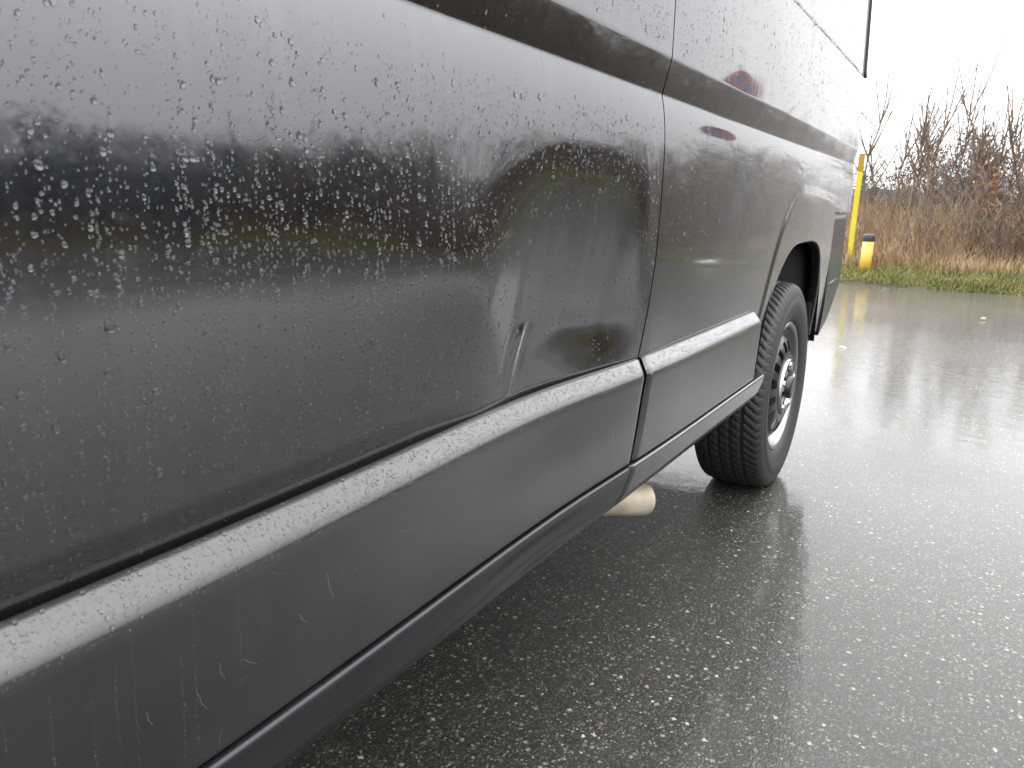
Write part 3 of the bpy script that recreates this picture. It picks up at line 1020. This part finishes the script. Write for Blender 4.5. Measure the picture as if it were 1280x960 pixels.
def beads(parent, n, x0, x1, s0, s1, med, big=.0021):
    P, N = trim_points(n, x0, x1, s0, s1)
    a = np.clip(med * np.exp(RNG.normal(0, .5, n)), .0003, big)
    ok = apart(P, a, 1.15); P, N, a, n = P[ok], N[ok], a[ok], int(ok.sum())
    P = P + N * .0002
    drops('raindrops', P, N, a, a * RNG.uniform(.9, 1.2, n), a * RNG.uniform(.5, .75, n), parent, 8, 3, 0.05, .1)
beads(m_f, 5200, .17, 1.33, .10, .90, .00062)
beads(m_r, 3000, 1.39, 2.18, .10, .90, .00062)
# rows of tiny beads hanging down the face of the trim, a few single drops
def face_fn(x, z): return np.interp(z, [.4925, .56, .63, .65], [-.0315, -.0305, -.0285, -.0270]) + trim_bow(x, z)
xs1, zs1 = [], []
for xc_, z0_, L in [(.262, .60, .10), (.281, .62, .13), (.297, .64, .14), (.335, .60, .09), (.35, .645, .13), (.235, .63, .12), (.395, .63, .09), (.42, .62, .05), (.52, .64, .10), (.535, .64, .11), (.556, .645, .13), (.563, .645, .12), (.575, .64, .13), (.48, .635, .10), (.205, .62, .12), (.62, .64, .05), (.70, .64, .06)]:
    zz_ = z0_
    while zz_ > max(z0_ - L, .495):
        xs1.append(xc_ + RNG.normal(0, .0003) + .18 * (zz_ - z0_) * (xc_ > .45) + .06 * (zz_ - z0_)); zs1.append(zz_); zz_ -= RNG.uniform(.0028, .0056)
xs2 = RNG.uniform(.18, 1.30, 60); zs2 = RNG.uniform(.50, .645, 60)
x = np.concatenate([xs1, xs2]); z = np.concatenate([zs1, zs2])
a = np.concatenate([RNG.uniform(.0006, .00105, len(xs1)), np.clip(.0006 * np.exp(RNG.normal(0, .6, 60)), .0003, .0022)])
P, N = on_side(x, z, face_fn)
drops('raindrops', P, N, a, a * 1.1, a * .85, m_f, 8, 3, .1, .1)
# pale scuffs on the same face
def scuff(x0, z0, x1_, z1_, w):
    n = 8; V = []
    for i in range(n):
        t = i / (n - 1); x_ = x0 + (x1_ - x0) * t + .0008 * math.sin(9 * t); z_ = z0 + (z1_ - z0) * t
        y_ = float(face_fn(np.array(x_), np.array(z_))) - .0003
        ww = .45 * w * math.sin(math.pi * (t * .96 + .02)) + .0001
        V += [(x_ - ww, y_, z_), (x_ + ww, y_, z_)]
    return V, [[2 * i, 2 * i + 1, 2 * i + 3, 2 * i + 2] for i in range(n - 1)]
V, F = merge([scuff(.392, .565, .407, .552, .0005), scuff(.345, .56, .352, .54, .00035), scuff(.368, .575, .372, .556, .0003), scuff(.46, .575, .468, .562, .00035), scuff(.50, .60, .506, .57, .0003), scuff(.61, .60, .64, .592, .0003), scuff(.30, .57, .304, .555, .0003), scuff(.43, .63, .445, .622, .0003), scuff(1.2, .57, 1.205, .54, .0004), scuff(.36, .50, .366, .515, .0003)])
so_ = part('scratches', V, F, M['nut'], m_f); so_['kind'] = 'stuff'

# ------------------------------------------------------------------ plants
RMIN = .0042
def branchy(h, lean, nb, spread, r0, levels=2, seed=0, sides=4, upward=.75, start=.25):
    """returns (trunk tubes, twig tubes)"""
    R = random.Random(seed)
    trunk, twigs = [], []
    def grow(p, d, L, r, lev, store):
        n = 5 if lev == 0 else 4
        pts = [p]; q = np.array(p, float); dd = np.array(d, float)
        for i in range(n):
            dd = dd + np.array([R.gauss(0, .055), R.gauss(0, .055), R.gauss(.05, .04)]) * (.25 if lev == 0 else 1); dd /= np.linalg.norm(dd)
            q = q + dd * L / n; pts.append(q.copy())
        rr = [r * (1 - .85 * i / n) for i in range(n + 1)]
        store.append(tube(pts, rr, sides if lev == 0 else 3, cap=False))
        if lev < levels:
            k = nb if lev == 0 else max(2, int(nb * .45))
            for _ in range(k):
                t = R.uniform(start if lev == 0 else .2, .95); i = min(int(t * n), n - 1); f = t * n - i
                b = pts[i] * (1 - f) + pts[i + 1] * f
                a = R.uniform(0, 6.283)
                nd = dd * upward + np.array([math.cos(a), math.sin(a), R.uniform(-.1, .5)]) * spread
                nd /= np.linalg.norm(nd)
                grow(b, nd, L * R.uniform(.25, .5) * (1.1 - .5 * t), max(r * (1 - .8 * t) * .6, RMIN), lev + 1, twigs)
    d0 = np.array([lean[0], lean[1], 1.0]); d0 /= np.linalg.norm(d0)
    grow(np.zeros(3), d0, h, r0, 0, trunk)
    return trunk, twigs

def sapling(h, lean, seed):
    R = random.Random(seed); trunk, twigs = [], []
    def limb(p, d, L, r0_, r1_, store, bend=.05, n=5, sides=4):
        d = np.array(d, float); d /= np.linalg.norm(d); pts = [np.array(p, float)]
        for i in range(n):
            d = d + np.array([R.gauss(0, bend), R.gauss(0, bend), bend * .8]); d /= np.linalg.norm(d)
            pts.append(pts[-1] + d * L / n)
        store.append(tube(pts, [r0_ + (r1_ - r0_) * i / n for i in range(n + 1)], sides, cap=False)); return pts
    top = np.array([lean[0] * h, lean[1] * h, h]); n = 7
    off = [np.array([R.gauss(0, .012), R.gauss(0, .018), 0]) * h * math.sin(math.pi * i / n) for i in range(n + 1)]
    pts = [top * (i / n) + off[i] for i in range(n + 1)]
    trunk.append(tube(pts, [.021 - .0120 * (i / n) ** .8 for i in range(n + 1)], 6, cap=False))
    at = lambda t: pts[min(int(t * n), n - 1)] * (1 - (t * n - min(int(t * n), n - 1))) + pts[min(int(t * n), n - 1) + 1] * (t * n - min(int(t * n), n - 1))
    for node in (R.uniform(.50, .6), R.uniform(.66, .76)):
        for k in range(R.choice((2, 3, 3, 4))):
            a = R.uniform(0, 6.283); w = R.uniform(.25, .6)
            limb(at(node + R.uniform(-.02, .02)), (math.cos(a) * w, math.sin(a) * w, 1), h * R.uniform(.18, .42), .0095, .0070, twigs, .035)
    for k in range(16):
        t = R.uniform(.12, .8); a = R.uniform(0, 6.283); w = R.uniform(.5, 1.3)
        q = limb(at(t), (math.cos(a) * w, math.sin(a) * w, 1), h * R.uniform(.10, .28), .0062, .0040, twigs, .09)
        for m in range(2):
            a = R.uniform(0, 6.283); limb(q[R.randint(1, 4)], (math.cos(a), math.sin(a), 1), h * R.uniform(.05, .12), 0.0045, .0035, twigs, .08, 3, 3)
    return trunk, twigs

def bush(seed, h=1.5, stems=16, rad_=.6, nb=7):
    R = random.Random(seed); tr, tw = [], []
    for k in range(stems):
        a = R.uniform(0, 6.283); rr = rad_ * R.random()
        hh = h * R.uniform(.45, 1.0)
        t, w = branchy(hh, (R.gauss(0, .35), R.gauss(0, .35)), nb, .8, R.uniform(.006, .012), 2, R.random(), 3, .7, .1)
        o_ = np.array([rr * math.cos(a), rr * math.sin(a), 0])
        for (v, f), dst in [(q, tr) for q in t] + [(q, tw) for q in w]: dst.append(([p + o_ for p in v], f))
    return tr, tw

def mk(name, lst, mat): 
    V, F = merge(lst); return mesh_np(name, np.array(V), F, mat)
BUSH = []
for s in range(4):
    tr, tw = bush(100 + s, 1.15 + .14 * s, 16, .65, 8)
    BUSH.append((mk('stems', tr, M['bark']), mk('twigs', tw, M['twig'])))
def place(name, label, cat, loc, meshes, group=None, rz=0., sc=1.0, names=('trunk', 'crown')):
    o_ = thing(name, label, cat, loc, group)
    o_.rotation_euler = (0, 0, rz); o_.scale = (sc, sc, sc)
    for me, nm in zip(meshes, names):
        c_ = link(nm, me, o_)
        if nm != 'trunk': c_['kind'] = 'stuff'
    return o_
def gz(x, y): return float(verge_height(max(x - float(verge_x(y)), 0), y, x - float(verge_x(y)))) - .03

R = random.Random(5)
# brush in view and its continuation along the edge of the lot (mirrored in the van's side)
for i in range(26):
    y = -2.0 + 4.6 * (i + R.uniform(0, .9)) / 26; x = float(verge_x(y)) + R.uniform(1.5, 4.6)
    place('bare_shrub', 'low tangled leafless shrub growing out of the dead grass behind the verge', 'shrub', (x, y, gz(x, y)), BUSH[i % 4],
          'leafless shrubs along the edge of the lot', R.uniform(0, 6.28), R.uniform(.6, 1.1), ('stems', 'twigs'))
for i in range(64):
    y = -15.0 + 12.9 * (i + R.uniform(0, .9)) / 64; x = float(verge_x(y)) + R.uniform(1.2, 4.6)
    place('bare_shrub', 'leafless shrub in the brown hedge that is mirrored in the side of the van', 'shrub', (x, y, gz(x, y)), BUSH[i % 4],
          'leafless shrubs mirrored in the van', R.uniform(0, 6.28), R.uniform(1.25, 1.85), ('stems', 'twigs'))

def pix(px, py, X):
    d = fw * 961. + rt * (px - 640) + up * (480 - py)
    t = (X - EYE[0]) / d[0]
    return EYE + t * d
RMIN = .0068
# saplings that stand out against the sky: (foot px, tip px, distance, label)
saps = [((1078, 315), (1111, 92), 13.4, 'thin forked sapling nearest the yellow post, tips spread against the sky', 9, 1),
        ((1098, 300), (1088, 175), 14.2, 'short spindly sapling right beside the edge of the van', 7, 2),
        ((1132, 300), (1161, 118), 14.0, 'slim upright sapling left of the tallest ones', 8, 3),
        ((1146, 312), (1198, 92), 13.6, 'long leaning sapling crossing in front of the round bare tree', 9, 4),
        ((1168, 300), (1152, 128), 14.8, 'pale thin sapling leaning left between taller ones', 8, 5),
        ((1187, 290), (1222, 80), 14.2, 'tallest sapling, its tip the highest point of the thicket', 10, 6),
        ((1215, 300), (1232, 150), 14.6, 'sapling with fine side twigs right of the tallest one', 8, 7),
        ((1268, 330), (1266, 110), 13.8, 'straight pale sapling at the right edge of the picture', 9, 8)]
for (fx, fy), (tx, ty), X, lab, nb, sd_ in saps:
    f = pix(fx, fy, X); t = pix(tx, ty, X); f[2] = gz(f[0], f[1])
    d = t - f; h = d[2]
    tr, tw = sapling(h, (0.0, d[1] / h), 300 + sd_)
    place('bare_sapling', lab, 'tree', tuple(f), (mk('trunk', tr, M['bark']), mk('crown', tw, M['bark'])), 'bare saplings in the thicket')
# more of the same further back, none standing out
R2 = random.Random(41)
SAP = []
for k in range(5):
    tr, tw = sapling(2.5, (0, R2.uniform(-.06, .10)), 350 + k); SAP.append((mk('trunk', tr, M['bark']), mk('crown', tw, M['bark'])))
for i in range(30):
    y = -1.6 + 4.0 * (i + R2.random()) / 30 if i < 18 else -14 + 12 * (i - 18 + R2.random()) / 12
    x = float(verge_x(y)) + R2.uniform(2.2, 5.5)
    place('bare_sapling', 'thin bare sapling, one of many of middling height in the thicket', 'tree', (x, y, gz(x, y)), SAP[i % 5], 'middling bare saplings in the thicket', R2.uniform(-.5, .5), R2.uniform(.62, 1.0))
RMIN = .0034
# shrub still holding brown leaves
f = pix(1240, 320, 13.0); f[2] = gz(f[0], f[1])
tr, tw = [], []
RL = random.Random(77)
for k in range(4):
    t, w = branchy(RL.uniform(1.0, 1.5), (RL.gauss(0, .06), RL.gauss(0, .10)), 7, .45, .013, 2, 400 + k, 5, .75, .3)
    o_ = np.array([RL.gauss(0, .12), RL.gauss(0, .12), 0])
    tr += [([p + o_ for p in v], q) for v, q in t]; tw += [([p + o_ for p in v], q) for v, q in w]
lv = []
for v, q in tw:
    for _ in range(5):
        p = v[RL.randrange(len(v))]
        if p[2] < .75 or RL.random() < .68: continue
        s = RL.uniform(.022, .048); a = np.array([RL.gauss(0, 1) for _ in range(3)]); a /= np.linalg.norm(a); b = np.cross(a, [RL.gauss(0, 1), RL.gauss(0, 1), RL.gauss(0, 1)]); b /= np.linalg.norm(b) + 1e-6
        lv.append(([p, p + a * s + b * s * .45, p + a * s * 2 - np.array([0, 0, s * .5]), p + a * s - b * s * .45], [[0, 1, 2, 3]]))
place('leafy_sapling', 'sapling still holding its rust brown leaves near the right edge of the picture', 'tree', tuple(f), (mk('trunk', tr, M['bark']), mk('crown', tw, M['bark']), mk('leaves', lv, M['leaf'])), None, 0, 1, ('trunk', 'crown', 'leaves'))
RMIN = .0055
# round bare tree further back
f = pix(1212, 300, 21.0); f[2] = .1
tr, tw = branchy(2.45, (0, -.02), 26, .62, .05, 3, 501, 6, .95, .12)
place('bare_tree', 'rounded bare tree with a dense crown of fine twigs behind the saplings', 'tree', tuple(f), (mk('trunk', tr, M['bark']), mk('crown', tw, M['bark'])))
f = pix(1128, 300, 23.0); f[2] = .1
tr, tw = branchy(1.8, (.0, .02), 18, .62, .04, 3, 502, 6, .9, .15)
place('bare_tree', 'smaller bare tree behind the saplings close to the van', 'tree', tuple(f), (mk('trunk', tr, M['bark']), mk('crown', tw, M['bark'])))

# evergreens: leaf clumps through an uneven volume
def evergreen(seed, h, w, n, mat='ever'):
    R_ = np.random.default_rng(seed)
    cl_ = R_.normal(0, 1, (26, 3)) * np.array([w * .38, w * .38, h * .22]) + np.array([0, 0, h * .52])
    cl_[:, 2] = np.clip(cl_[:, 2], .2, h * .95)
    c = cl_[R_.integers(0, 26, n)] + R_.normal(0, 1, (n, 3)) * np.array([w * .13, w * .13, h * .08])
    c[:, 2] = np.abs(c[:, 2])
    a = R_.normal(0, 1, (n, 3)); a /= np.linalg.norm(a, axis=1, keepdims=True)
    b = np.cross(a, R_.normal(0, 1, (n, 3))); b /= np.linalg.norm(b, axis=1, keepdims=True)
    s = R_.uniform(.03, .075, (n, 1)) * (h / 3)
    V = np.stack([c - a * s, c + b * s * .5, c + a * s, c - b * s * .5], 1).reshape(-1, 3)
    F = np.arange(n * 4).reshape(n, 4)
    tv, tf = tube([(0, 0, 0), (0, .03, h * .4), (.02, 0, h * .8)], [.09, .06, .02], 6)
    return mesh_np('trunk', np.array(tv), tf, M['bark']), mesh_np('crown', V, F, M[mat], smooth=False)
EV = [evergreen(600 + k, 2.6 + .5 * k, 2.4, 2600) for k in range(3)]
EV_HAZED = [evergreen(620 + k, 2.5 + .3 * k, 2.8, 3600, 'ever_hazed') for k in range(3)]
pos = []
for (px, py, X, sc, lab) in ((1172, 300, 26, .82, 'dark evergreen showing low behind the saplings left of the round bare tree'), (1200, 300, 29, .90, 'dark evergreen behind the round bare tree'),
                        (1228, 300, 27, .85, 'dark evergreen low behind the brown leaved sapling'), (1112, 300, 25, .66, 'dark low evergreen in the thicket close to the van'), (1268, 300, 28, .75, 'dark evergreen at the right edge behind the thicket')):
    f = pix(px, py, X); place('evergreen_tree', lab, 'tree', (f[0], f[1], .05), EV[R.randrange(3)], None, R.uniform(0, 6.28), sc)
# dark bushes along the right-hand side of the lot, seen only as a reflection in the sliding door
for i in range(48):
    t = i / 47
    if t < .5: x, y = 13.8 + R.uniform(0, 2.5), -9.5 - 9 * (t / .5) + R.uniform(-.4, .4)
    else: x, y = 14 - 17 * ((t - .5) / .5), -17.2 - R.uniform(0, 1.8)
    place('evergreen_bush', 'dark evergreen bush in the row mirrored blue grey in the sliding door', 'bush', (x, y, .05), EV_HAZED[i % 3],
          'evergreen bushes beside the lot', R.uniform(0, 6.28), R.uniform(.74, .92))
# far woodland seen as one mass on the horizon
def wood():
    R_ = np.random.default_rng(9); n = 26000
    th = R_.uniform(-math.pi, math.pi, n); rr = R_.uniform(85, 110, n)
    top = 2.6 + 1.3 * np.sin(th * 9) + .9 * np.sin(th * 23 + 1) + .6 * np.sin(th * 57)
    z = R_.random(n) ** .8 * np.clip(top, 1, 9) + R_.normal(0, .3, n)
    c = np.stack([rr * np.cos(th), rr * np.sin(th), np.abs(z) - .3], -1)
    a = R_.normal(0, 1, (n, 3)); a /= np.linalg.norm(a, axis=1, keepdims=True); b = np.cross(a, R_.normal(0, 1, (n, 3))); b /= np.linalg.norm(b, axis=1, keepdims=True)
    s = R_.uniform(.4, 1.1, (n, 1))
    V = np.stack([c - a * s, c + b * s * .6, c + a * s, c - b * s * .6], 1).reshape(-1, 3)
    o_ = link('distant_wood', mesh_np('distant_wood', V, np.arange(n * 4).reshape(n, 4), M['ever'], smooth=False)); o_['kind'] = 'stuff'
wood()

# ------------------------------------------------------------------ posts, sign, litter
def bollard(loc):
    o_ = thing('yellow_bollard', 'short yellow bollard with a black cap standing on the grass verge', 'bollard', loc)
    w = wloc(o_)
    V, F = lathe([(.001, -.05), (.076, -.05), (.076, .515), (.001, .515)], 28, 'z', w); part('post', V, F, M['yellow'], o_)
    V, F = lathe([(.0775, .512), (.079, .516), (.079, .590), (.073, .606), (.05, .614), (.001, .616)], 28, 'z', w); part('cap', V, F, M['cap'], o_)
    o_.rotation_euler = (rad(.6), 0, 0)
bollard((11.95, .865, .03))
p0, p1 = pix(1064.5, 300, 12.5), pix(1078, 192, 12.5)
ly = (p1[1] - p0[1]) / (p1[2] - p0[2])
base = np.array([12.5, p0[1] - ly * p0[2], .0]); H_ = p1[2]
o_ = thing('yellow_post', 'tall slim yellow post with an amber band at its top, half hidden by the van', 'post', tuple(base))
def slab(z0, z1_, w, d, zc=0):
    V, F = box(-d, d, -w, w, z0, z1_)
    return [(base[0] + a, base[1] + b + ly * c, base[2] + c) for a, b, c in V], F
V, F = slab(-.1, H_ - .25, .034, .04); part('pole', V, F, M['lemon'], o_, smooth=False)
V, F = slab(H_ - .248, H_, .036, .042); part('top_band', V, F, M['amber'], o_, smooth=False)

# no-stopping sign on the verge, outside the frame but mirrored in the rear quarter panel
sg = thing('no_stopping_sign', 'round red and blue no stopping sign on a grey pole mirrored in the van', 'sign', (12.1, -2.8, .05))
w = wloc(sg)
V, F = tube([w + [0, 0, -.05], w + [0, 0, 3.10]], [.038, .038], 12); part('pole', V, F, M['galv'], sg)
# plate faces the van
def disc(r0_, r1_, off, mat, name, parent, n=48):
    nx = np.array([-.93, .36, 0]); nx /= np.linalg.norm(nx); sd2 = np.cross([0, 0, 1], nx)
    c = w + np.array([0, 0, 2.75]) + nx * (.05 + off)
    V, F = [], []
    for k in range(n):
        a = 2 * math.pi * k / n
        for r in (r0_, r1_):
            V.append(c + r * (math.cos(a) * sd2 + math.sin(a) * np.array([0, 0, 1])))
    for k in range(n):
        k2 = (k + 1) % n; F.append([2 * k, 2 * k + 1, 2 * k2 + 1, 2 * k2])
    return part(name, V, F, mat, parent, smooth=False)
pl = disc(.0, .27, 0, M['sblue'], 'plate', sg)
disc(.21, .272, .004, M['sred'], 'red_ring', pl)
def bar(ang):
    nx = np.array([-.93, .36, 0]); nx /= np.linalg.norm(nx); sd2 = np.cross([0, 0, 1], nx)
    c = w + np.array([0, 0, 2.75]) + nx * (.05 + .0042 + .0006 * (ang > 0)); d = math.cos(ang) * sd2 + math.sin(ang) * np.array([0, 0, 1]); e = -math.sin(ang) * sd2 + math.cos(ang) * np.array([0, 0, 1])
    part('red_bar', [c - d * .215 - e * .028, c + d * .215 - e * .028, c + d * .215 + e * .028, c - d * .215 + e * .028], [[0, 1, 2, 3]], M['sred'], pl, smooth=False)
bar(rad(45)); bar(rad(-45))

def crumple(seed, sx_, sy_, sz_, mat):
    R_ = random.Random(seed); bm = bmesh.new(); bmesh.ops.create_icosphere(bm, subdivisions=3, radius=1)
    for v in bm.verts:
        k = 1 + .28 * math.sin(v.co.x * 5 + seed) * math.sin(v.co.y * 6 + 2) + R_.uniform(-.13, .13)
        v.co = Vector((v.co.x * sx_ * k, v.co.y * sy_ * k, max(v.co.z * k, -.7) * sz_))
    me = bpy.data.meshes.new('litter'); bm.to_mesh(me); bm.free(); me.materials.append(mat); return me
def litter(px, py, X, s, mat, lab, cat='litter', seed=1, road=False):
    f = pix(px, py, X)
    z = s[2] * .65 if road else max(f[2], 0.03)
    return thing('litter', lab, cat, (f[0], f[1], z), None, crumple(seed, *s, mat))
def ground_pix(px, py):
    d = fw * 961. + rt * (px - 640) + up * (480 - py); t = -EYE[2] / d[2]; return EYE + t * d
o_ = litter(1136, 344, 12.0, (.06, .10, .045), M['paper'], 'crushed white and pink carton lying in the verge grass', seed=3)
lp = crumple(8, .063, .035, .047, M['pink']); c_ = link('pink_print', lp, o_, (0, .045, .004))
litter(1096, 353, 11.55, (.03, .05, .04), M['paper'], 'small white scrap at the edge of the grass below the bollard', seed=4)
for px, py, s, m_, lab, sd_ in ((1229, 400, (.030, .024, .016), M['fallen'], 'yellow green fallen leaf lying alone on the wet road', 5),
                         (1053, 435, (.018, .022, .008), M['paper'], 'tiny white scrap on the road beside the rear of the van', 6)):
    g = ground_pix(px, py)
    thing('fallen_leaf' if m_ is M['fallen'] else 'litter', lab, 'leaf' if m_ is M['fallen'] else 'litter', (g[0], g[1], s[2] * .6), None, crumple(sd_, *s, m_))
thing('litter', 'white scrap in the grass mirrored low in the rear of the van', 'litter', (11.3, -2.85, .05), None, crumple(9, .08, .14, .05, M['paper']))
# brown bramble runner and dead leaves at the grass edge
f = pix(1235, 366, 11.35)
thing('dead_stem', 'dark dead stem lying along the edge of the grass at the right', 'twig', (f[0], f[1], .05), None,
      mk('dead_stem', [tube([(0, -.25, 0), (.02, -.1, .02), (0, .05, .03), (.03, .22, .0)], [.008, .01, .009, .005], 6)], M['bark']))
